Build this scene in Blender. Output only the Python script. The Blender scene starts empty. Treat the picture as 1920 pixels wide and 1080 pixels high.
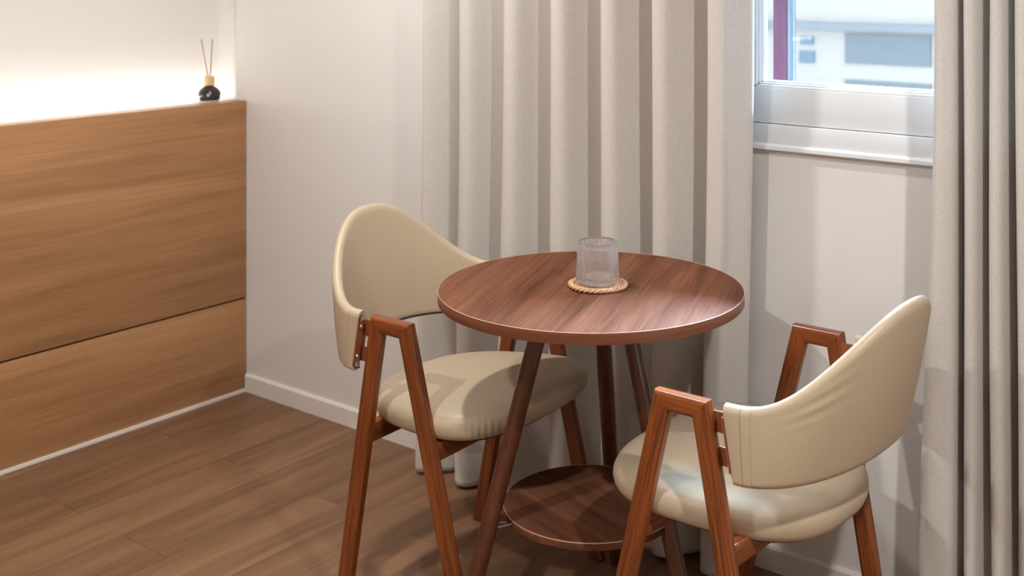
import bpy, bmesh, math, random
from math import pi, sin, cos, radians as R
from mathutils import Vector, Matrix
random.seed(7)
sc = bpy.context.scene
col = sc.collection

# ------------------------------------------------------------------ materials
def new_mat(name):
    m = bpy.data.materials.new(name); m.use_nodes = True
    nt = m.node_tree
    b = nt.nodes['Principled BSDF']
    return m, nt, b
def lin(c):
    f = lambda v: v/12.92 if v <= .04045 else ((v+.055)/1.055)**2.4
    return tuple(f(x/255) for x in c)+(1,)
def node(nt, t, **kw):
    n = nt.nodes.new(t)
    for k, v in kw.items(): setattr(n, k, v)
    return n
def mapping(nt, scale, src='gp', rot=(0, 0, 0)):
    if src == 'gp':
        a = node(nt, 'ShaderNodeAttribute', attribute_name='gp'); out = a.outputs['Vector']
    else:
        a = node(nt, 'ShaderNodeTexCoord'); out = a.outputs['Object']
    mp = node(nt, 'ShaderNodeMapping'); mp.inputs['Scale'].default_value = scale; mp.inputs['Rotation'].default_value = rot
    nt.links.new(out, mp.inputs['Vector'])
    return mp.outputs['Vector']
def noise(nt, vec, scale, detail=4, rough=.55, dist=0):
    n = node(nt, 'ShaderNodeTexNoise'); n.inputs['Scale'].default_value = scale
    n.inputs['Detail'].default_value = detail; n.inputs['Roughness'].default_value = rough; n.inputs['Distortion'].default_value = dist
    nt.links.new(vec, n.inputs['Vector']); return n.outputs['Fac']
def ramp(nt, fac, stops):
    r = node(nt, 'ShaderNodeValToRGB'); e = r.color_ramp.elements
    while len(e) < len(stops): e.new(.5)
    for i, (p, c) in enumerate(stops): e[i].position = p; e[i].color = c
    nt.links.new(fac, r.inputs['Fac']); return r.outputs['Color']
def mixc(nt, a, b, fac, mode='MIX'):
    m = node(nt, 'ShaderNodeMix', data_type='RGBA', blend_type=mode)
    for s, v in ((6, a), (7, b), (0, fac)):
        if hasattr(v, 'is_linked'): nt.links.new(v, m.inputs[s])
        else: m.inputs[s].default_value = v
    return m.outputs[2]
def bump(nt, b, h, strength, dist=.002):
    n = node(nt, 'ShaderNodeBump'); n.inputs['Strength'].default_value = strength; n.inputs['Distance'].default_value = dist
    nt.links.new(h, n.inputs['Height']); nt.links.new(n.outputs['Normal'], b.inputs['Normal'])

def wood(name, dark, mid, light, along=1.2, across=14, fine=160, rough=.4, coat=0, pore=.35, src='gp', rot=(0, 0, 0), spec=.4):
    """grain runs along the first axis of the 'gp' coordinate"""
    m, nt, b = new_mat(name)
    v = mapping(nt, (along, across, across), src, rot)
    broad = noise(nt, v, 1.0, 5, .6, .6)
    v2 = mapping(nt, (along*3, fine, fine), src, rot)
    thin = noise(nt, v2, 1.0, 3, .6)
    base = ramp(nt, broad, [(.28, lin(dark)), (.5, lin(mid)), (.74, lin(light))])
    pores = ramp(nt, thin, [(.35, (1-pore, 1-pore, 1-pore, 1)), (.55, (1, 1, 1, 1))])
    c = mixc(nt, base, pores, 1.0, 'MULTIPLY')
    nt.links.new(c, b.inputs['Base Color'])
    b.inputs['Roughness'].default_value = rough
    b.inputs['Specular IOR Level'].default_value = spec; b.inputs['Coat Weight'].default_value = coat; b.inputs['Coat Roughness'].default_value = .25
    bump(nt, b, thin, .12, .0008)
    return m
def plain(name, c, rough=.5, metal=0, spec=.5):
    m, nt, b = new_mat(name)
    b.inputs['Base Color'].default_value = lin(c); b.inputs['Roughness'].default_value = rough
    b.inputs['Metallic'].default_value = metal; b.inputs['Specular IOR Level'].default_value = spec
    return m
def textured(name, c1, c2, scale, rough, bs, bd=.001, stretch=(1, 1, 1), spec=.4):
    m, nt, b = new_mat(name)
    v = mapping(nt, stretch, 'obj')
    n = noise(nt, v, scale, 4, .6)
    nt.links.new(ramp(nt, n, [(.3, lin(c1)), (.7, lin(c2))]), b.inputs['Base Color'])
    b.inputs['Roughness'].default_value = rough; b.inputs['Specular IOR Level'].default_value = spec
    bump(nt, b, n, bs, bd)
    return m

M = {}
M['chair_wood'] = wood('chair_wood', (106, 51, 20), (137, 71, 30), (157, 87, 41), 2.5, 45, 300, .32, .3, .55)
M['table_leg'] = wood('table_leg_wood', (70, 35, 20), (88, 46, 27), (102, 56, 34), 2.5, 40, 300, .28, .5, .35)
M['walnut'] = wood('walnut_top', (82, 49, 34), (110, 69, 50), (130, 86, 64), 1.4, 15, 210, .60, 0, .30, spec=.05)
M['walnut_shelf'] = wood('walnut_shelf', (82, 49, 34), (110, 69, 50), (130, 86, 64), 1.4, 15, 210, .60, 0, .30, spec=.05)
M['walnut_edge'] = wood('walnut_edge_band', (100, 56, 38), (116, 68, 47), (130, 79, 56), 1.2, 30, 200, .4, 0, .2)
M['panel'] = wood('oak_panel', (146, 104, 68), (168, 122, 82), (184, 138, 96), .9, 16, 190, .5, 0, .16)
M['leather'] = textured('beige_leather', (180, 161, 136), (190, 171, 146), 420, .42, .10, .0006)
M['leather_piping'] = plain('black_piping', (22, 20, 19), .6)
M['wall'] = textured('wallpaper', (217, 213, 208), (225, 221, 216), 260, .85, .25, .0008, (1, 1, 1.6), .2)
M['wall_far'] = plain('far_wall_paint', (196, 190, 184), .8)
M['ceiling'] = plain('ceiling_paint', (232, 228, 222), .9)
M['white_trim'] = plain('white_trim', (226, 220, 212), .5)
M['window_white'] = plain('window_vinyl', (224, 226, 228), .35)
M['bracket'] = plain('brown_bracket', (140, 78, 48), .45)
M['steel'] = plain('screw_steel', (200, 200, 202), .25, 1)
M['white_plastic'] = plain('white_plastic', (225, 222, 218), .4)
M['groove'] = plain('panel_groove', (70, 46, 30), .8)
M['black'] = plain('black_rubber', (20, 18, 18), .6)
M['rattan'] = textured('rattan', (184, 140, 104), (214, 172, 136), 160, .55, .3, .0006)
M['gold'] = plain('pale_wood_collar', (214, 176, 128), .4)
M['reed'] = plain('reed_stick', (160, 138, 108), .7)
M['bottle'] = plain('dark_glass_bottle', (44, 38, 40), .12)
M['emblem'] = plain('emblem_white', (230, 228, 224), .5)
M['maroon'] = plain('maroon_frame', (48, 20, 27), .8, 0, .05)
M['sill_dark'] = plain('outer_sill_dark', (44, 44, 46), .8)
M['edge_grey'] = plain('edge_grey', (60, 58, 56), .4)
M['blue_grey'] = plain('blue_grey_metal', (24, 22, 22), .4)

def curtain_mat():
    m, nt, b = new_mat('curtain_fabric')
    v = mapping(nt, (1, 1, .35), 'obj'); n = noise(nt, v, 520, 3, .6)
    v2 = mapping(nt, (.35, .35, 1), 'obj'); n2 = noise(nt, v2, 520, 3, .6)
    c = mixc(nt, ramp(nt, n, [(.3, lin((208, 200, 191))), (.7, lin((224, 217, 209)))]),
             ramp(nt, n2, [(.3, (.9, .9, .9, 1)), (.7, (1, 1, 1, 1))]), 1.0, 'MULTIPLY')
    nt.links.new(c, b.inputs['Base Color']); b.inputs['Roughness'].default_value = .9
    b.inputs['Specular IOR Level'].default_value = .15; b.inputs['Sheen Weight'].default_value = .15
    bump(nt, b, n, .25, .0008)
    t = node(nt, 'ShaderNodeBsdfTranslucent'); nt.links.new(c, t.inputs['Color'])
    mx = node(nt, 'ShaderNodeMixShader'); mx.inputs[0].default_value = .12
    nt.links.new(b.outputs[0], mx.inputs[1]); nt.links.new(t.outputs[0], mx.inputs[2])
    nt.links.new(mx.outputs[0], nt.nodes['Material Output'].inputs['Surface'])
    return m
M['curtain'] = curtain_mat()

def floor_mat():
    m, nt, b = new_mat('plank_floor')
    tc = node(nt, 'ShaderNodeTexCoord')
    mp = node(nt, 'ShaderNodeMapping'); mp.vector_type = 'POINT'
    # planks run along world Y: brick "width" axis = Y
    sep = node(nt, 'ShaderNodeSeparateXYZ'); cmb = node(nt, 'ShaderNodeCombineXYZ')
    nt.links.new(tc.outputs['Object'], sep.inputs[0])
    nt.links.new(sep.outputs['Y'], cmb.inputs['X']); nt.links.new(sep.outputs['X'], cmb.inputs['Y'])
    nt.links.new(cmb.outputs[0], mp.inputs['Vector'])
    mp.inputs['Location'].default_value = (PLANK[0], PLANK[1], 0)
    br = node(nt, 'ShaderNodeTexBrick'); br.offset = .5; br.offset_frequency = 2; br.squash = 1
    br.inputs['Scale'].default_value = 1; br.inputs['Brick Width'].default_value = .88; br.inputs['Row Height'].default_value = .19
    br.inputs['Mortar Size'].default_value = .0007; br.inputs['Mortar Smooth'].default_value = .3; br.inputs['Bias'].default_value = 0
    br.inputs['Color1'].default_value = (0, 0, 0, 1); br.inputs['Color2'].default_value = (1, 1, 1, 1); br.inputs['Mortar'].default_value = (.5, .5, .5, 1)
    nt.links.new(mp.outputs[0], br.inputs['Vector'])
    sh = node(nt, 'ShaderNodeVectorMath', operation='MULTIPLY_ADD')   # shift the grain from plank to plank
    nt.links.new(br.outputs['Color'], sh.inputs[0]); sh.inputs[1].default_value = (7.3, 3.1, 5.2); nt.links.new(mp.outputs[0], sh.inputs[2])
    ms = node(nt, 'ShaderNodeMapping'); ms.inputs['Scale'].default_value = (1.3, 15, 15); nt.links.new(sh.outputs[0], ms.inputs['Vector'])
    broad = noise(nt, ms.outputs[0], 1, 5, .62, .5)
    mf = node(nt, 'ShaderNodeMapping'); mf.inputs['Scale'].default_value = (5, 190, 190); nt.links.new(sh.outputs[0], mf.inputs['Vector'])
    fine = noise(nt, mf.outputs[0], 1, 3, .6)
    base = ramp(nt, broad, [(.27, lin((106, 76, 54))), (.5, lin((130, 95, 69))), (.75, lin((150, 112, 83)))])
    tint = ramp(nt, br.outputs['Color'], [(0, (.86, .85, .84, 1)), (1, (1.04, 1.04, 1.04, 1))])
    c = mixc(nt, base, tint, 1.0, 'MULTIPLY')
    c = mixc(nt, c, ramp(nt, fine, [(.35, (.86, .86, .86, 1)), (.6, (1, 1, 1, 1))]), 1.0, 'MULTIPLY')
    c = mixc(nt, c, lin((62, 40, 28)), br.outputs['Fac'])
    nt.links.new(c, b.inputs['Base Color']); b.inputs['Roughness'].default_value = .5
    b.inputs['Specular IOR Level'].default_value = .35
    bump(nt, b, fine, .08, .0006)
    return m
PLANK = (.39+.44, -.02)
M['floor'] = floor_mat()

def glass_pane_mat():
    m, nt, b = new_mat('dusty_window_glass')
    out = nt.nodes['Material Output']
    tr = node(nt, 'ShaderNodeBsdfTransparent'); tr.inputs[0].default_value = (.95, .97, .97, 1)
    gl = node(nt, 'ShaderNodeBsdfGlossy'); gl.inputs['Roughness'].default_value = .02
    fr = node(nt, 'ShaderNodeFresnel'); fr.inputs[0].default_value = 1.35
    m1 = node(nt, 'ShaderNodeMixShader'); nt.links.new(fr.outputs[0], m1.inputs[0]); nt.links.new(tr.outputs[0], m1.inputs[1]); nt.links.new(gl.outputs[0], m1.inputs[2])
    df = node(nt, 'ShaderNodeBsdfTranslucent'); df.inputs[0].default_value = (.9, .92, .95, 1)
    v = mapping(nt, (1, 1, 1), 'obj'); n = noise(nt, v, 330, 2, .5)
    rp = ramp(nt, n, [(.66, (.0008, .0008, .0008, 1)), (.76, (.010, .010, .010, 1))])
    m2 = node(nt, 'ShaderNodeMixShader'); nt.links.new(rp, m2.inputs[0]); nt.links.new(m1.outputs[0], m2.inputs[1]); nt.links.new(df.outputs[0], m2.inputs[2])
    nt.links.new(m2.outputs[0], out.inputs['Surface'])
    return m
M['pane'] = glass_pane_mat()
def tumbler_mat():
    m, nt, b = new_mat('ribbed_glass')
    b.inputs['Base Color'].default_value = (.99, .99, .99, 1); b.inputs['Roughness'].default_value = .02
    b.inputs['Transmission Weight'].default_value = 1; b.inputs['IOR'].default_value = 1.5
    v = mapping(nt, (1, 1, .5), 'obj'); n = noise(nt, v, 260, 2, .6); bump(nt, b, n, .12, .001)
    tr = node(nt, 'ShaderNodeBsdfTransparent')
    df = node(nt, 'ShaderNodeBsdfDiffuse'); df.inputs[0].default_value = (.92, .93, .95, 1)
    m1 = node(nt, 'ShaderNodeMixShader'); m1.inputs[0].default_value = .15
    nt.links.new(b.outputs[0], m1.inputs[1]); nt.links.new(tr.outputs[0], m1.inputs[2])
    m2 = node(nt, 'ShaderNodeMixShader'); m2.inputs[0].default_value = .07
    nt.links.new(m1.outputs[0], m2.inputs[1]); nt.links.new(df.outputs[0], m2.inputs[2])
    nt.links.new(m2.outputs[0], nt.nodes['Material Output'].inputs['Surface'])
    return m
M['glass'] = tumbler_mat()
def emit(name, c, s):
    m, nt, b = new_mat(name); b.inputs['Base Color'].default_value = (.8, .8, .8, 1)
    b.inputs['Emission Color'].default_value = c; b.inputs['Emission Strength'].default_value = s
    return m
M['led'] = emit('led_strip', (1, .97, .94, 1), 14)

# ------------------------------------------------------------------ mesh helpers
def link(name, me, m, parent=None, smooth=True):
    o = bpy.data.objects.new(name, me); col.objects.link(o)
    if m: me.materials.append(m)
    if parent: o.parent = parent
    if smooth:
        for p in me.polygons: p.use_smooth = True
    return o
def from_bm(name, bm, m, parent=None, smooth=True, sharp=35):
    bmesh.ops.recalc_face_normals(bm, faces=bm.faces)
    if smooth:
        for e in bm.edges:
            if len(e.link_faces) == 2 and e.calc_face_angle(0) > R(sharp): e.smooth = False
    me = bpy.data.meshes.new(name); bm.to_mesh(me); bm.free()
    return link(name, me, m, parent, smooth)
def set_gp(o, fn):
    me = o.data; a = me.attributes.new('gp', 'FLOAT_VECTOR', 'POINT')
    for i, v in enumerate(me.vertices): a.data[i].vector = fn(v.co)
    return o
def box_bm(bm, lo, hi, bev=0, seg=2):
    r = bmesh.ops.create_cube(bm, size=1)
    vs = r['verts']
    for v in vs:
        v.co = Vector([(lo[i]+hi[i])/2 + v.co[i]*(hi[i]-lo[i]) for i in range(3)])
    if bev:
        es = list({e for v in vs for e in v.link_edges})
        bmesh.ops.bevel(bm, geom=es, offset=bev, segments=seg, affect='EDGES', profile=.5)
def box(name, lo, hi, m, parent=None, bev=0, seg=2, gp=None):
    bm = bmesh.new(); box_bm(bm, lo, hi, bev, seg)
    o = from_bm(name, bm, m, parent, smooth=bev > 0, sharp=40)
    if gp: set_gp(o, gp)
    return o
def empty(name, loc=(0, 0, 0), rz=0):
    o = bpy.data.objects.new(name, None); col.objects.link(o); o.empty_display_size = .1
    o.location = loc; o.rotation_euler = (0, 0, rz); return o
def tag(o, label=None, cat=None, group=None, kind=None):
    if label: o['label'] = label
    if cat: o['category'] = cat
    if group: o['group'] = group
    if kind: o['kind'] = kind
    return o
def lathe_bm(bm, prof, seg=64, rfun=None, cap=True):
    rings = []
    for r, z in prof:
        if r < 1e-6: rings.append([bm.verts.new((0, 0, z))])
        else:
            rings.append([bm.verts.new(((r if not rfun else rfun(r, z, 2*pi*k/seg))*cos(2*pi*k/seg), (r if not rfun else rfun(r, z, 2*pi*k/seg))*sin(2*pi*k/seg), z)) for k in range(seg)])
    for a, b in zip(rings, rings[1:]):
        for k in range(seg):
            k2 = (k+1) % seg
            if len(a) == 1: bm.faces.new((a[0], b[k], b[k2]))
            elif len(b) == 1: bm.faces.new((a[k], b[0], a[k2]))
            else: bm.faces.new((a[k], b[k], b[k2], a[k2]))
def lathe(name, prof, m, parent=None, seg=64, loc=(0, 0, 0), rfun=None, sharp=40):
    bm = bmesh.new(); lathe_bm(bm, prof, seg, rfun)
    o = from_bm(name, bm, m, parent, True, sharp); o.location = loc; return o
def frame_for(d):
    d = d.normalized(); u = Vector((0, 0, 1)) if abs(d.z) < .9 else Vector((1, 0, 0))
    x = d.cross(u).normalized(); return x, d.cross(x).normalized()
def tube_bm(bm, pts, rad, seg=10, closed=False):
    pts = [Vector(p) for p in pts]; n = len(pts); rings = []
    for i, p in enumerate(pts):
        d = (pts[(i+1) % n]-pts[i-1]) if closed or 0 < i < n-1 else (pts[1]-pts[0] if i == 0 else pts[-1]-pts[-2])
        x, y = frame_for(d); r = rad[i] if isinstance(rad, (list, tuple)) else rad
        rings.append([bm.verts.new(p+x*r*cos(2*pi*k/seg)+y*r*sin(2*pi*k/seg)) for k in range(seg)])
    pairs = list(zip(rings, rings[1:]))+([(rings[-1], rings[0])] if closed else [])
    for a, b in pairs:
        for k in range(seg): bm.faces.new((a[k], a[(k+1) % seg], b[(k+1) % seg], b[k]))
    if not closed: bm.faces.new(rings[0]); bm.faces.new(rings[-1])
def tube(name, pts, rad, m, parent=None, seg=12, closed=False):
    bm = bmesh.new(); tube_bm(bm, pts, rad, seg, closed); return from_bm(name, bm, m, parent)

# ------------------------------------------------------------------ camera
F_PX, VH, PX = 2214.4, -51.3, 1058.0
CAM = Vector((3.2497, -2.4967, 1.3997)); YAW = 37.417; ROLL = -.0698
cd = bpy.data.cameras.new('camera'); cam = bpy.data.objects.new('camera', cd); col.objects.link(cam)
cam.location = CAM; cam.rotation_euler = (R(90), 0, R(YAW))
cd.sensor_width = 36; cd.lens = 36*F_PX/1920
cd.shift_x = (960-PX)/1920; cd.shift_y = -(540-VH)/1920
cd.clip_start = .05
cd.dof.use_dof = True; cd.dof.focus_distance = 2.35; cd.dof.aperture_fstop = 4.5
sc.camera = cam

# ------------------------------------------------------------------ room shell
HP = .9716
XL = -.20           # left wall face above the ledge
CEIL = 2.42; X1 = 4.6; Y1 = -4.6
WX0, WX1, WZ0, WZ1 = 1.80, 2.85, .985, 2.15   # window opening
REC = .035          # recess of the back wall beside the ledge
def struct(o): o['kind'] = 'structure'; return o
struct(box('floor', (XL-.1, Y1, -.05), (X1, .3, 0), M['floor']))
struct(box('ceiling', (XL-.1, Y1-.1, CEIL), (X1+.1, .2, CEIL+.08), M['ceiling']))
bm = bmesh.new()
box_bm(bm, (-.058, 0, 0), (WX0, .2, CEIL)); box_bm(bm, (WX1, 0, 0), (X1, .2, CEIL))
box_bm(bm, (WX0, 0, 0), (WX1, .2, WZ0)); box_bm(bm, (WX0, 0, WZ1), (WX1, .2, CEIL))
box_bm(bm, (XL-.1, REC, 0), (-.058, .2, CEIL))
struct(from_bm('wall_back', bm, M['wall'], smooth=False))
struct(box('wall_left', (XL-.1, Y1, 0), (XL, REC, CEIL), M['wall']))
struct(box('wall_right', (X1, Y1, 0), (X1+.1, .2, CEIL), M['wall_far']))
struct(box('wall_front', (XL-.1, Y1-.1, 0), (X1+.1, Y1, CEIL), M['wall_far']))
# baseboard: thin board with a small sloped cap
bm = bmesh.new()
prof = [(0, 0), (-.010, 0), (-.010, .052), (-.006, .058), (0, .058)]
a = [bm.verts.new((.002, y, z)) for y, z in prof]; b = [bm.verts.new((X1, y, z)) for y, z in prof]
for i in range(len(prof)): bm.faces.new((a[i], a[(i+1) % 5], b[(i+1) % 5], b[i]))
bm.faces.new(a); bm.faces.new(b)
struct(from_bm('baseboard_back', bm, M['white_trim'], smooth=False))
struct(box('trim_1', (0.0003, Y1+.001, .0002), (.006, -.011, .010), M['white_trim']))   # white bead between panel and floor

# ------------------------------------------------------------------ wood half-height wall panelling with a ledge
pan = tag(empty('wood_panelling', (0, -1.6, 0)), 'half-height oak-look wood panelling with a ledge, along the left wall', 'panelling')
def ppart(name, lo, hi, bev, gp, m='panel'):
    lo = (lo[0], lo[1]+1.6, lo[2]); hi = (hi[0], hi[1]+1.6, hi[2])
    return box(name, lo, hi, M[m], pan, bev, 2, gp)
g_h = lambda off: (lambda c: (c.y+off, c.z+off*.37, c.x))
ppart('upper_board', (-.018, Y1, .3145), (0, -.002, HP), .001, g_h(0))
ppart('lower_board', (-.018, Y1, .008), (0, -.002, .3080), .001, g_h(3.7))
ppart('backing_board', (-.03, Y1, .008), (-.0185, -.002, HP-.0185), 0, g_h(5), 'groove')
ppart('ledge_lip', (-.062, Y1, HP-.018), (-.0185, -.002, HP-.0003), .0006, g_h(8))
ppart('ledge_deck', (XL+.001, Y1, HP-.018), (-.0622, REC-.002, HP-.0003), .0006, None, 'white_trim')['label'] = 'white rear part of the ledge'  # white colour imitates ledge wood overexposed by the LED strip
led = ppart('light_strip', (-.172, Y1+.05, HP), (-.158, REC-.012, HP+.008), .001, None, 'led')
led['label'] = 'glowing warm white LED strip'

# ------------------------------------------------------------------ reed diffuser
dif = tag(empty('reed_diffuser', (-.111, -.068, HP)), 'dark glass reed diffuser bottle with two reeds, on the ledge in the corner', 'diffuser')
lathe('bottle', [(0, 0), (.030, 0), (.036, .004), (.0385, .014), (.037, .026), (.031, .036), (.022, .043), (.0145, .048), (.0125, .052), (0, .052)], M['bottle'], dif, 48)
lathe('collar', [(0, .050), (.0165, .050), (.017, .052), (.017, .078), (.016, .080), (.006, .080), (.006, .072), (0, .072)], M['gold'], dif, 40)
cam_dir = Vector((CAM.x+.111, CAM.y+.068, 0)).normalized()
sd = Vector((-cam_dir.y, cam_dir.x, 0))
for dx, tx in ((-.0035, -.026), (.003, .010)):
    tube('reed', [sd*dx+Vector((0, 0, .074)), sd*tx+Vector((0, 0, .205))], .0019, M['reed'], dif, 8)
bm = bmesh.new()
c = cam_dir*.0384+Vector((0, 0, .020)); up = Vector((0, 0, 1))
c -= sd*.004
tube_bm(bm, [c+sd*.0042*cos(2*pi*k/24)+up*.0042*sin(2*pi*k/24) for k in range(24)], .0009, 6, True)
tube_bm(bm, [c+sd*.002*t+up*.002*t for t in (-1, 1)], .0007, 6)
from_bm('emblem', bm, M['emblem'], dif)

# ------------------------------------------------------------------ window in the back wall
win = struct(empty('window_1', (0, 0, 0)))
wp = lambda n, lo, hi, m='window_white', bev=.0015: box(n, lo, hi, M[m], win, bev)
bm = bmesh.new()
def prism_x(bm, prof, x0, x1):
    a = [bm.verts.new((x0, y, z)) for y, z in prof]; b = [bm.verts.new((x1, y, z)) for y, z in prof]
    n = len(prof)
    for i in range(n): bm.faces.new((a[i], a[(i+1) % n], b[(i+1) % n], b[i]))
    bm.faces.new(a); bm.faces.new(b)
prism_x(bm, [(.0, .985), (-.014, .985), (-.016, .987), (-.016, .995), (-.012, .999), (.0, 1.001)], WX0-.05, WX1+.05)
from_bm('sill', bm, M['window_white'], win, smooth=False)
bm = bmesh.new()
for lo, hi in (((WX0, -.006, .9985), (WX1, .19, 1.044)), ((WX0, -.006, WZ1-.045), (WX1, .19, WZ1)), ((WX0-.03, -.006, 1.0), (WX0+.02, .19, WZ1)), ((WX1-.02, -.006, 1.0), (WX1+.03, .19, WZ1))):
    box_bm(bm, lo, hi, .002)
from_bm('frame', bm, M['window_white'], win)
S0, S1 = 1.825, 2.80
def sash(name, x0, x1, z0, z1, y0, y1, st, m, parent, bead=None):
    bm = bmesh.new()
    box_bm(bm, (x0, y0, z0), (x1, y1, z0+st), .002); box_bm(bm, (x0, y0, z1-st), (x1, y1, z1), .002)
    box_bm(bm, (x0, y0, z0), (x0+st, y1, z1), .002); box_bm(bm, (x1-st, y0, z0), (x1, y1, z1), .002)
    o = from_bm(name, bm, m, parent)
    return o
sh = sash('sash', WX0+.02, 2.80, 1.0455, WZ1-.05, .004, .05, .084, M['window_white'], win)
bm = bmesh.new()
gx0, gx1, gz0, gz1 = WX0+.104, 2.716, 1.1295, WZ1-.134
for k, (d, yy) in enumerate(((.005, .006), (.010, .014), (.014, .022))):
    box_bm(bm, (gx0-.001, yy, gz0-.001), (gx1+.001, .046, gz0+d), .0008); box_bm(bm, (gx0-.001, yy, gz1-d), (gx1+.001, .046, gz1+.001), .0008)
    box_bm(bm, (gx0-.001, yy, gz0-.001), (gx0+d, .046, gz1+.001), .0008); box_bm(bm, (gx1-d, yy, gz0-.001), (gx1+.001, .046, gz1+.001), .0008)
from_bm('glazing_bead', bm, M['window_white'], sh)
o = box('pane', (gx0, .032, gz0), (gx1, .036, gz1), M['pane'], sh)

# outer sash across the cavity: maroon jamb, blue-grey stile with a bright edge
def at_px(px, py, y):
    yw = R(YAW); f = Vector((-sin(yw), cos(yw), 0)); r = Vector((cos(yw), sin(yw), 0))
    d = f+r*((px-PX)/F_PX)+Vector((0, 0, -(py-VH)/F_PX)); t = (y-CAM.y)/d.y
    return CAM+d*t
win2 = struct(empty('window_2', (0, 0, 0)))
x_a, x_b, x_c, x_d = (at_px(p, 80, .26).x for p in (1449, 1475, 1487, 1490.5))
box('jamb', (x_a, .26, .95), (x_b, .273, 2.2), M['maroon'], win2, .003)['label'] = 'maroon outer jamb'
box('stile', (x_b+.001, .262, .95), (x_c, .270, 2.2), M['blue_grey'], win2, .002)
box('edge_strip', (x_c+.0005, .260, .95), (x_d, .266, 2.2), M['edge_grey'], win2, .001)
box('outer_sill', (1.6, .21, .93), (3.1, .36, .985), M['sill_dark'], win2, .003)
box('outer_rail', (x_d+.001, .262, .987), (3.1, .30, 1.03), M['edge_grey'], win2, .002)
# building across the street
fy = 6.0
bld = tag(empty('building', (6, fy, -3.2)), 'pale building with grey windows seen blurred through the window glass', 'building')
M['facade'] = plain('facade_white', (150, 128, 110), .8); M['facade_grey'] = plain('facade_glass', (96, 88, 82), .9); M['facade_band'] = plain('facade_band', (104, 94, 86), .7)
M['foliage'] = plain('facade_green', (84, 90, 89), .8)
def bpart(n, p0, p1, dy, th, m):
    A = at_px(p0[0], p0[1], fy-dy); B = at_px(p1[0], p1[1], fy-dy)
    off = Vector((6, fy, -3.2))
    lo = Vector((min(A.x, B.x), fy-dy, min(A.z, B.z)))-off; hi = Vector((max(A.x, B.x), fy-dy+th, max(A.z, B.z)))-off
    return box(n, lo, hi, M[m], bld)
box('facade_wall', (-14, .0, 0), (14, .4, 7.5), M['facade'], bld)
bpart('cornice', (1380, 50), (2100, 58), .10, .099, 'facade_band')
bpart('window', (1584, 62), (1745, 126), .02, .019, 'facade_grey')
bpart('window', (1584, 149), (1745, 172), .02, .019, 'facade_grey')
bpart('window', (1500, 68), (1524, 84), .02, .019, 'foliage')
bpart('window', (1498, 95), (1526, 118), .02, .019, 'foliage')
struct(box('ground', (-20, .6, -3.3), (30, 30, -3.2), plain('street', (62, 62, 64), .9)))

# ------------------------------------------------------------------ curtains
def spline(ctrl, per=14):
    out = []
    n = len(ctrl)
    for i in range(n-1):
        p0 = ctrl[max(i-1, 0)]; p1 = ctrl[i]; p2 = ctrl[i+1]; p3 = ctrl[min(i+2, n-1)]
        for k in range(per):
            t = k/per
            out.append(tuple(.5*(2*p1[j]+(p2[j]-p0[j])*t+(2*p0[j]-5*p1[j]+4*p2[j]-p3[j])*t*t+(3*p1[j]-p0[j]-3*p2[j]+p3[j])*t**3) for j in (0, 1)))
    out.append(ctrl[-1]); return out
def curtain(name, top, bot, z0, z1, label, hem=.085):
    T, B = spline(top), spline(bot); n = len(T)
    zs = [z0, z0+.012, z0+.03, z0+hem-.006, z0+hem, z0+hem+.004]+[z0+hem+.004+(z1-z0-hem-.004)*k/26 for k in range(1, 27)]
    bm = bmesh.new(); rows = []
    for z in zs:
        t = ((z-z0)/(1.35-z0)); t = min(t, 1.15); row = []
        for i in range(n):
            s = t*t*(3-2*t) if t < 1 else 1
            x = B[i][0]+(T[i][0]-B[i][0])*s; y = B[i][1]+(T[i][1]-B[i][1])*s
            j0, j1 = max(i-1, 0), min(i+1, n-1)
            dx, dy = T[j1][0]-T[j0][0], T[j1][1]-T[j0][1]; l = math.hypot(dx, dy) or 1
            o = .0012 if z < z0+hem-.001 else 0
            w = .0025*sin(3.1*z+i*.13)*sin(i*.05+z)
            row.append(bm.verts.new((x+dy/l*(o+w), y-dx/l*(o+w), z)))
        rows.append(row)
    for a, b in zip(rows, rows[1:]):
        for i in range(n-1): bm.faces.new((a[i], a[i+1], b[i+1], b[i]))
    me_o = from_bm(name, bm, M['curtain'], None, True, 80)
    md = me_o.modifiers.new('thickness', 'SOLIDIFY'); md.thickness = .0022; md.offset = 0
    return tag(me_o, label, 'curtain')
rt = [1.083, 1.242, 1.400, 1.558, 1.710, 1.864]      # ridges of the left curtain
top = [(.958, -.075), (.935, -.112), (.958, -.125), (1.006, -.075)]
for i, x in enumerate(rt):
    top += [(x-.052, -.026), (x-.022, -.052), (x-.012, -.118), (x+.030, -.126)]
    if i < len(rt)-1: top += [(x+.068, -.07)]
top += [(1.906, -.112), (1.938, -.070), (1.925, -.04)]
bot = [(x+.012*sin(9*x)-.008 - .028*max(0, 1-(x-.93)/.15), y*1.0-.004*sin(21*x)) for x, y in top]
bot[-3:] = [(1.890, -.10), (1.915, -.06), (1.900, -.03)]
curtain('curtain', top, bot, .010, CEIL-.03, 'wide beige curtain hanging in even folds behind the left chair and table')
top = []; x = 2.378
first = [(2.392, -.070), (2.383, -.112), (2.400, -.135), (2.425, -.118)]
top = list(first)
rr = [2.455, 2.508, 2.559, 2.612, 2.668, 2.725, 2.785, 2.84, 2.90]
for x in rr: top += [(x-.028, -.050), (x-.016, -.055), (x-.010, -.125), (x+.012, -.130)]
top += [(2.93, -.07)]
bot = [(x - .042*max(0, 1-(x-2.38)/.06)+.004, y) for x, y in top]
curtain('curtain', top, bot, .010, CEIL-.03, 'tightly gathered beige curtain at the right of the window, behind the right chair')

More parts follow.
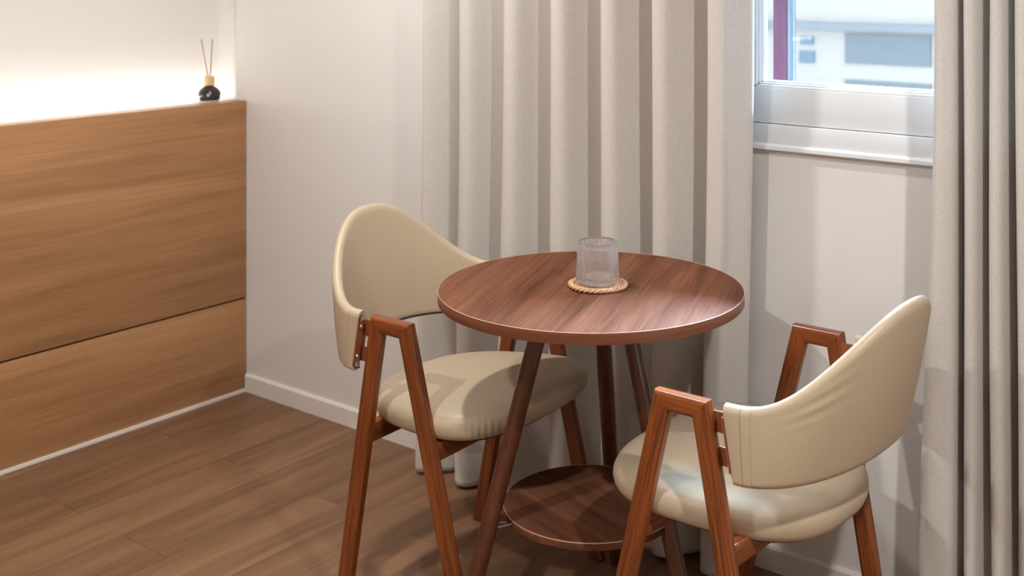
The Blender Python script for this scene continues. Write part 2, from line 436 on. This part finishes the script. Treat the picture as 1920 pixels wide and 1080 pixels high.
# ------------------------------------------------------------------ table
TX, TY, TH = 1.7646, -.4629, .73
tab = tag(empty('round_table', (TX, TY, 0)), 'round walnut-top pedestal table on three splayed round legs with a low round shelf', 'table')
RT = .3247
ga = R(112)
def gtop(c): return (c.x*cos(ga)+c.y*sin(ga)+2.0, -c.x*sin(ga)+c.y*cos(ga)+.4, c.z)
set_gp(lathe('tabletop', [(0, TH-.0215), (RT-.002, TH-.0215), (RT-.0012, TH-.0005), (RT-.0025, TH), (RT*.66, TH), (RT*.33, TH), (0, TH)], M['walnut'], tab, 160), gtop)
e = lathe('edge_band', [(RT-.0018, TH-.0225), (RT-.0005, TH-.0225), (RT, TH-.0215), (RT, TH-.002), (RT-.0004, TH-.0008), (RT-.0018, TH-.0003)], M['walnut_edge'], tab, 160)
set_gp(e, lambda c: (math.atan2(c.y, c.x)*RT, c.z, 0))
bm = bmesh.new(); lathe_bm(bm, [(RT-.0014, TH-.0003), (RT-.0010, TH+.0003), (RT-.0003, TH+.0001), (RT+.0001, TH-.0009)], 160)
from_bm('rim_line', bm, plain('rim_line', (190, 150, 120), .35), tab)['label'] = 'thin pale line around the rim'  # pale colour paints in the highlight on the bevelled rim
HS, RS = .2731, .1864
def gsh(c): return (c.x*cos(ga+.9)+c.y*sin(ga+.9)+5.0, -c.x*sin(ga+.9)+c.y*cos(ga+.9)+1.4, c.z)
shf = set_gp(lathe('shelf', [(0, HS-.016), (RS-.001, HS-.016), (RS, HS-.015), (RS, HS-.0015), (RS-.0012, HS), (RS*.6, HS), (RS*.3, HS), (0, HS)], M['walnut_shelf'], tab, 120), gsh)
lathe('rim_line', [(RS-.0016, HS-.0002), (RS-.0010, HS+.0005), (RS+.0002, HS-.0002), (RS+.0003, HS-.0014)], bpy.data.materials['rim_line'], shf, 120)  # same painted highlight on the shelf rim
set_gp(lathe('mounting_disc', [(0, TH-.040), (.118, TH-.040), (.12, TH-.038), (.12, TH-.0225), (0, TH-.0225)], M['table_leg'], tab, 64), gtop)
RTOP, RBOT, PHI = .1002, .2892, 113.8
for k in range(3):
    a = R(PHI+120*k); d = Vector((cos(a), sin(a), 0))
    A = d*RTOP+Vector((0, 0, TH-.030)); B = d*RBOT
    o_ = Vector((TX, TY, 0)); nrm_ = (A+o_-CAM).cross(B+o_-CAM); dh = Vector((nrm_.y, -nrm_.x, 0)).normalized()
    if dh.dot(CAM-o_) < 0: dh = -dh
    sh_ = dh*(0, .05, -.050)[k]; A = A+sh_; B = B+sh_
    bm = bmesh.new(); n = 14
    ax = (B-A).normalized(); px_ = ax.cross(Vector((0, 0, 1))).normalized(); py_ = Vector((px_.y*-1, px_.x, 0))
    rings = []
    for i in range(n+1):
        t = i/n; P = A+(B-A)*t; rad = .0178
        if t > .985: rad -= .002
        rings.append([bm.verts.new(P+px_*rad*cos(2*pi*j/32)+py_*rad*1.06*sin(2*pi*j/32)) for j in range(32)])
        for v in rings[-1]: v.co.z = max(v.co.z, .0006)
    for r0, r1 in zip(rings, rings[1:]):
        for j in range(32): bm.faces.new((r0[j], r0[(j+1) % 32], r1[(j+1) % 32], r1[j]))
    bm.faces.new(rings[0]); bm.faces.new(rings[-1])
    o = from_bm('leg', bm, M['table_leg'], tab)
    set_gp(o, lambda c, A=A, ax=ax, k=k: ((c-A).dot(ax)+k*2.3, (c-A).dot(px_), (c-A).dot(py_)+k*.7))
    zc = HS-.008; tt = (A.z-zc)/(A.z); rc = RTOP+(RBOT-RTOP)*tt
    lp_ = A+(B-A)*tt; ld_ = Vector((lp_.x, lp_.y, 0)).normalized()
    tube('bolt', [ld_*(RS-.004)+Vector((0, 0, zc)), Vector((lp_.x, lp_.y, zc))-ld_*.010], .0032, M['steel'], tab, 12)

# ------------------------------------------------------------------ coaster and glass
CX, CY = 1.775, -.452
coa = tag(empty('coaster', (CX, CY, TH)), 'woven rattan coaster with a braided rim, under the glass on the table', 'coaster')
bm = bmesh.new()
for i, r in enumerate((.005, .0095, .014, .0185, .023, .0275, .032, .0365, .0405, .0468)):
    N = 144; ph = i % 2*pi
    tube_bm(bm, [((r+.0006*sin(2*pi*k/N*16+ph))*cos(2*pi*k/N), (r+.0006*sin(2*pi*k/N*16+ph))*sin(2*pi*k/N), .0036+.0016*sin(2*pi*k/N*16+ph)) for k in range(N)], .0018, 6, True)
for k in range(32):
    a = 2*pi*k/32; tube_bm(bm, [(.004*cos(a), .004*sin(a), .0036), (.0555*cos(a+.05), .0555*sin(a+.05), .0036)], .0013, 6)
from_bm('weave', bm, M['rattan'], coa)
bm = bmesh.new(); N = 264
for s in range(3):
    ph = 2*pi*s/3
    tube_bm(bm, [((.0580+.0042*cos(2*pi*k/N*11+ph))*cos(2*pi*k/N), (.0580+.0042*cos(2*pi*k/N*11+ph))*sin(2*pi*k/N), .0054+.0027*sin(2*pi*k/N*11+ph)) for k in range(N)], .0026, 8, True)
for s in range(2):
    tube_bm(bm, [((.0525+.0017*sin(2*pi*k/N*14+s*pi))*cos(2*pi*k/N), (.0525+.0017*sin(2*pi*k/N*14+s*pi))*sin(2*pi*k/N), .0045+.0014*cos(2*pi*k/N*14+s*pi)) for k in range(N)], .0016, 7, True)
from_bm('braided_rim', bm, M['rattan'], coa)
GZ = TH+.0075
ribs = 38
def rib(r, z, a): return r+(.0018*abs(sin(ribs*a/2)) - .0009 if .010 < z < .084 and r > .03 else 0)
prof = [(0, .0015), (.030, 0), (.038, .001), (.0435, .0045), (.0455, .0105), (.0455, .014)]
prof += [(.0455-.0035*t, .014+.072*t) for t in [k/14 for k in range(1, 15)]]
prof += [(.0418, .0888), (.0409, .0897), (.0400, .0888)]
prof += [(.0397+.0029*t, .086-.066*t) for t in [k/14 for k in range(0, 15)]]
prof += [(.0415, .0165), (.038, .0125), (.030, .0105), (.015, .010), (0, .0105)]
gl = lathe('drinking_glass', prof, M['glass'], None, 352, (CX, CY, GZ), rib, 60)
tag(gl, 'clear ribbed drinking glass standing on the rattan coaster', 'glass')

# ------------------------------------------------------------------ chair
JR, JF = (-.0925, .6407), (-.0119, .6392)
FR, FF = (-.2078, 0.0), (.1480, 0.0)
WT, WB = .2517, .2432
LW, LT = .038, .025
def chair(label, loc, rz):
    ch = tag(empty('armchair', loc, rz), label, 'chair', 'beige A-frame armchairs')
    pts = [Vector(FR), Vector(JR), Vector(JF), Vector(FF)]
    def offs(side):
        out = []
        dirs = [(pts[i+1]-pts[i]).normalized() for i in range(3)]
        nrm = [Vector((-d.y, d.x)) for d in dirs]     # left normal = outside
        w = [LW/2, LW/2*.93, LW/2]
        def xz(i, z):   # leg line i offset, at height z
            p = pts[0 if i == 0 else 3]+nrm[i]*w[i]*side; d = dirs[i]; t = (z-p.y)/d.y; return p+d*t
        def meet(i, j):
            p = pts[i+1]+nrm[i]*w[i]*side; q = pts[i+1]+nrm[j]*w[j]*side; d, e = dirs[i], dirs[j]
            t = ((q.x-p.x)*e.y-(q.y-p.y)*e.x)/(d.x*e.y-d.y*e.x); return p+d*t
        return [xz(0, .0026), meet(0, 1), meet(1, 2), xz(2, .0026)]
    O, I = offs(1), offs(-1)
    yat = lambda z: WB+(WT-WB)*z/.64
    for s in (-1, 1):
        for i, nm in ((0, 'leg'), (1, 'armrest'), (2, 'leg')):
            quad = [O[i], O[i+1], I[i+1], I[i]]
            g = .0004      # hairline at the mitres
            bm = bmesh.new()
            d = (pts[i+1]-pts[i]).normalized()
            fr = []
            for yy in (-LT/2, LT/2):
                fr.append([bm.verts.new((p.x, s*yat(p.y)+yy, p.y)) for p in quad])
            for k in range(4):
                bm.faces.new((fr[0][k], fr[0][(k+1) % 4], fr[1][(k+1) % 4], fr[1][k]))
            bm.faces.new(fr[0]); bm.faces.new(fr[1])
            bm.edges.ensure_lookup_table()
            es = []
            for e in bm.edges:
                v = (e.verts[1].co-e.verts[0].co)
                if abs(v.y) > .02 and v.length < .03: continue
                dd = Vector((d.x, 0, d.y))
                if abs(v.normalized().dot(dd)) > .9: es.append(e)
            bmesh.ops.bevel(bm, geom=es, offset=.0075, segments=4, affect='EDGES', profile=.5)
            o = from_bm(nm, bm, M['chair_wood'], ch, True, 50)
            A = Vector((pts[i].x, s*.25, pts[i].y)); D = Vector((d.x, 0, d.y)); Nn = Vector((-d.y, 0, d.x))
            set_gp(o, lambda c, A=A, D=D, Nn=Nn, i=i, s=s: ((c-A).dot(D)+i*1.7+s*3, (c-A).dot(Nn)+i, (c.y-A.y)+s))
            if nm == 'leg':
                fx = FR[0] if i == 0 else FF[0]
                bm = bmesh.new(); box_bm(bm, (fx-.015, s*WB-.010, .0002), (fx+.015, s*WB+.010, .003), .001)
                from_bm('foot_pad', bm, M['black'], o)
    # cross rails under the seat
    zr = .392
    legx = lambda J, Fo, z: Fo[0]+(J[0]-Fo[0])*z/J[1]
    for J, Fo, nm in ((JR, FR, 'cross_rail'), (JF, FF, 'cross_rail')):
        x = legx(J, Fo, zr); y = yat(zr)-LT/2+.002
        bm = bmesh.new(); box_bm(bm, (x-.013, -y, zr-.020), (x+.013, y, zr+.022), .004, 3)
        o = from_bm(nm, bm, M['chair_wood'], ch); set_gp(o, lambda c: (c.y+9, c.z, c.x))
    # seat pad
    sx, sz, sa, sb, tp, sn, st, shh = -.0254, .470, .2157, .2328, .1752, 2.825, .0151, .0622
    ringp = [(.0, 0), (.5, 0), (.86, 0), (.93, .002), (.972, .008), (.992, .018), (1.0, .030), (.995, .040), (.975, .050), (.935, .0575), (.87, .063), (.78, .0672), (.66, .0705), (.5, .0735), (.33, .0755), (.16, .0765), (0, .077)]
    NS = 288; bm = bmesh.new(); rings = []
    def sp(k, z, th):
        c, s = cos(th), sin(th)
        x = sa*math.copysign(abs(c)**(2/sn), c); y = sb*math.copysign(abs(s)**(2/sn), s)
        y *= 1+tp*x/sa
        r = k
        if k > .9:   # gathered pleats round the front corners
            for t0 in (R(40), R(-40)):
                dlt = th if th <= pi else th-2*pi
                w = math.exp(-((dlt-t0)/R(13))**2)
                r += w*.006*sin(th*78)*max(0, min(1, (.052-z)/.02))*(1 if z > .004 else .3)
        return (sx+x*r, y*r, sz-shh+z+st*x*k/sa)
    for k, z in ringp:
        if k == 0: rings.append([bm.verts.new((sx, 0, sz-shh+z))])
        else: rings.append([bm.verts.new(sp(k, z, 2*pi*j/NS)) for j in range(NS)])
    for a, b in zip(rings, rings[1:]):
        for j in range(NS):
            j2 = (j+1) % NS
            if len(a) == 1: bm.faces.new((a[0], b[j2], b[j]))
            elif len(b) == 1: bm.faces.new((a[j], a[j2], b[0]))
            else: bm.faces.new((a[j], a[j2], b[j2], b[j]))
    seat = from_bm('seat', bm, M['leather'], ch, True, 70)
    bm = bmesh.new()
    lo = [bm.verts.new((lambda p: (p[0], p[1], p[2]-.004))(sp(.89, 0, 2*pi*j/96))) for j in range(96)]
    hi = [bm.verts.new((lambda p: (p[0], p[1], p[2]+.004))(sp(.945, 0, 2*pi*j/96))) for j in range(96)]
    for j in range(96): bm.faces.new((lo[j], lo[(j+1) % 96], hi[(j+1) % 96], hi[j]))
    bm.faces.new(lo); bm.faces.new(hi)
    from_bm('dust_cover', bm, M['black'], seat)['label'] = 'black fabric underside'
    # backrest: one padded curved shell
    P = dict(D=.246, n=2.30, xe=-.150, ye=.251, lean=.232, lp=.75, zt0=.654, zt1=.820, uw=.96, e=1.30, zb0=.532, zb1=.546, ub=1.0, off=-.0950)
    T = .022
    def bs(u, v, o, th=T):
        a = u*pi/2; n = P['n']
        c = max(cos(a), 0.0); s = sin(a)
        bx = -P['D']*c**(2/n); by = P['ye']*math.copysign(abs(s)**(2/n), s) if s else 0
        nx = -((abs(bx)/P['D']+1e-6)**(n-1))/P['D']; ny = math.copysign((abs(by)/P['ye'])**(n-1)/P['ye'], by)
        l = math.hypot(nx, ny) or 1; nx /= l; ny /= l
        S = lambda w: .5+.5*cos(pi*min(abs(u)/w, 1))
        zt = P['zt0']+(P['zt1']-P['zt0'])*S(P['uw'])**P['e']; zb = P['zb0']+(P['zb1']-P['zb0'])*S(P['ub'])
        z = zb+(zt-zb)*v
        k = (c**(2/n))**P['lp'] if c > 0 else 0
        x = P['xe']+bx-(P['lean']*(z-P['zb0'])+P['off'])*k+(1-k)*.173*(z-.60)
        return Vector((x+nx*o*th/2, by+ny*o*th/2, z))
    us = sorted(set([-1+2*i/128 for i in range(129)]+[x*k for x in (-1, 1) for k in (.848, .8495, .903, .9045, .906, .9075)]))
    vsn = 44
    loop = []     # (v, o, dz)
    for i in range(vsn+1): loop.append((.03+.94*i/vsn, 1, 0))
    for k in range(1, 6): an = pi*k/6; loop.append((.97+.03*sin(an), cos(an), .008*sin(an)))
    for i in range(vsn+1): loop.append((.97-.94*i/vsn, -1, 0))
    for k in range(1, 6): an = pi*k/6; loop.append((.03-.03*sin(an), -cos(an), -.006*sin(an)))
    bm = bmesh.new(); rings = []
    for u in us:
        ring = []
        for v, o, dz in loop:
            pad = 1+.70*(sin(pi*min(max(v, 0), 1))**.7 if 0 < v < 1 else 0)*(1-abs(u)**6)*.5
            oo = o*pad
            if abs(u) > .8488 and o > .5: oo += .17      # stitched end band on the outside
            if .904 < abs(u) < .9065 and o > .5: oo -= .13   # its stitch line
            if o > .5 and u > 0: oo += .085*math.exp(-((u-.50)/.13)**2)*math.exp(-((v-.80)/.16)**2)*sin(v*46-u*17)   # creases
            p = bs(u, v, oo); p.z += dz; ring.append(bm.verts.new(p))
        rings.append(ring)
    L = len(loop)
    for a, b in zip(rings, rings[1:]):
        for j in range(L): bm.faces.new((a[j], a[(j+1) % L], b[(j+1) % L], b[j]))
    for rg in (rings[0], rings[-1]):
        ctr = bm.verts.new(sum((v.co for v in rg), Vector())/L)
        for j in range(L): bm.faces.new((rg[j], rg[(j+1) % L], ctr))
    back = from_bm('backrest', bm, M['leather'], ch, True, 70)
    # black tubes for the gap along the inner lower edge and round the ends
    path = [bs(u, .015, -.93)+Vector((0, 0, -.003)) for u in us]
    tube('piping', path, .0022, M['leather_piping'], back, 8)
    for s in (-1, 1):
        q = [bs(s*1.0, v, o)+Vector((.0012, 0, 0)) for v, o in [(.99, .25), (.95, .82), (.8, .95), (.5, .95), (.2, .95), (.06, .85), (.01, .3), (.0, -.4)]]
        tube('end_piping', q, .0016, M['leather_piping'], back, 6)
    # bracket: upright plate on the end of the back, two tabs to the rear leg, two screws
    for s in (-1, 1):
        y = s*P['ye']
        xend = lambda z: P['xe']+.173*(z-.60)
        bm = bmesh.new()
        def slab(z0, z1, x0f, x1f, y0, y1):
            vs = [bm.verts.new((f(z), yy, z)) for z in (z0, z1) for yy in (y0, y1) for f in (x0f, x1f)]
            for idx in ((0, 1, 3, 2), (4, 6, 7, 5), (0, 4, 5, 1), (2, 3, 7, 6), (0, 2, 6, 4), (1, 5, 7, 3)): bm.faces.new([vs[i] for i in idx])
        slab(.548, .640, lambda z: xend(z)+.0012, lambda z: xend(z)+.0042, y-.0140, y+.0140)
        rl = lambda z: legx(JR, FR, z)-.012
        for z0, z1 in ((.604, .640), (.548, .580)):
            slab(z0, z1, lambda z: xend(z)+.0025, rl, y-s*.0085-.0015, y-s*.0085+.0015)
        br = from_bm('bracket', bm, M['bracket'], ch, smooth=False)
        for z in (.628, .561):
            b2 = bmesh.new(); lathe_bm(b2, [(0, 0), (.0052, 0), (.0055, .001), (.0055, .003), (.0042, .0042), (.0022, .0042), (.0022, .003), (0, .003)], 20)
            scw = from_bm('screw', b2, M['steel'], br); scw.location = (xend(z)+.0040, y+s*.0062, z); scw.rotation_euler = (0, R(90), 0)
    return ch
def copy_tree(o, parent=None):
    c = o.copy(); col.objects.link(c); c.parent = parent
    for k in o.children: copy_tree(k, c)
    return c
left = chair('beige leather armchair left of the table, facing right with its seat tucked under the tabletop', (1.4603, -.4568, 0), R(2.83))
right = copy_tree(left)
right.location = (2.1085, -.4617, 0); right.rotation_euler = (0, 0, R(177.74))
next(c for c in right.children if c.name.startswith('seat')).location.x = -.008
right['label'] = 'beige leather armchair right of the table, seen from behind, its back toward the window curtain'
for o in (left, right): del o['group']
bm = bmesh.new()
box_bm(bm, (-.006, -.004, -.002), (.006, .004, .002), .001); box_bm(bm, (-.0015, -.006, -.0045), (.0015, .006, .0045), .0008); box_bm(bm, (.001, -.003, -.006), (.004, .003, .004), .0008)
tie = from_bm('plastic_tie', bm, M['white_plastic'], left); tie.location = (.075, -.216, .4205); tie['label'] = 'small white plastic tie under the seat corner'

# ------------------------------------------------------------------ light
SKY_BASE, SKY_PATCH = 5.0, 820.0
w = bpy.data.worlds.new('sky'); sc.world = w; w.use_nodes = True
wn = w.node_tree; bg = wn.nodes['Background']; bg.inputs[0].default_value = (.46, .70, 1.0, 1)
# overcast sky with a broad bright patch high up on the street side of the house
tc = wn.nodes.new('ShaderNodeTexCoord'); dt = wn.nodes.new('ShaderNodeVectorMath'); dt.operation = 'DOT_PRODUCT'
dt.inputs[1].default_value = (0, .55, .835)
mx_ = wn.nodes.new('ShaderNodeMath'); mx_.operation = 'MAXIMUM'; mx_.inputs[1].default_value = 0
pw = wn.nodes.new('ShaderNodeMath'); pw.operation = 'POWER'; pw.inputs[1].default_value = 18
ma = wn.nodes.new('ShaderNodeMath'); ma.operation = 'MULTIPLY_ADD'; ma.inputs[1].default_value = SKY_PATCH; ma.inputs[2].default_value = SKY_BASE
wn.links.new(tc.outputs['Generated'], dt.inputs[0]); wn.links.new(dt.outputs['Value'], mx_.inputs[0]); wn.links.new(mx_.outputs[0], pw.inputs[0])
wn.links.new(pw.outputs[0], ma.inputs[0]); wn.links.new(ma.outputs[0], bg.inputs[1])
def lamp(name, loc, power, size, color, shape='DISK', rot=(0, 0, 0), sy=None, spread=180):
    l = bpy.data.lights.new(name, 'AREA'); l.shape = shape; l.size = size; l.energy = power; l.color = color; l.spread = R(spread)
    if sy: l.size_y = sy
    o = bpy.data.objects.new(name, l); col.objects.link(o); o.location = loc; o.rotation_euler = rot; return o
warm = (1, 1, .985)
lamp('downlight', (1.08, -.75, CEIL-.01), 21, .09, warm)
lamp('downlight', (1.55, -2.5, CEIL-.01), 29, .09, warm)
lamp('downlight', (3.5, -1.45, CEIL-.01), 38, .09, warm)
lamp('downlight', (3.3, -3.6, CEIL-.01), 8, .09, warm)
p = lamp('window_portal', ((WX0+WX1)/2, .36, (WZ0+WZ1)/2), 1, WX1-WX0+.2, (1, 1, 1), 'RECTANGLE', (R(-90), 0, 0), WZ1-WZ0+.2)
p.data.cycles.is_portal = True

sc.view_settings.view_transform = 'Standard'; sc.view_settings.look = 'None'
sc.view_settings.gamma = 1; sc.view_settings.exposure = .2; sc.view_settings.use_curve_mapping = False
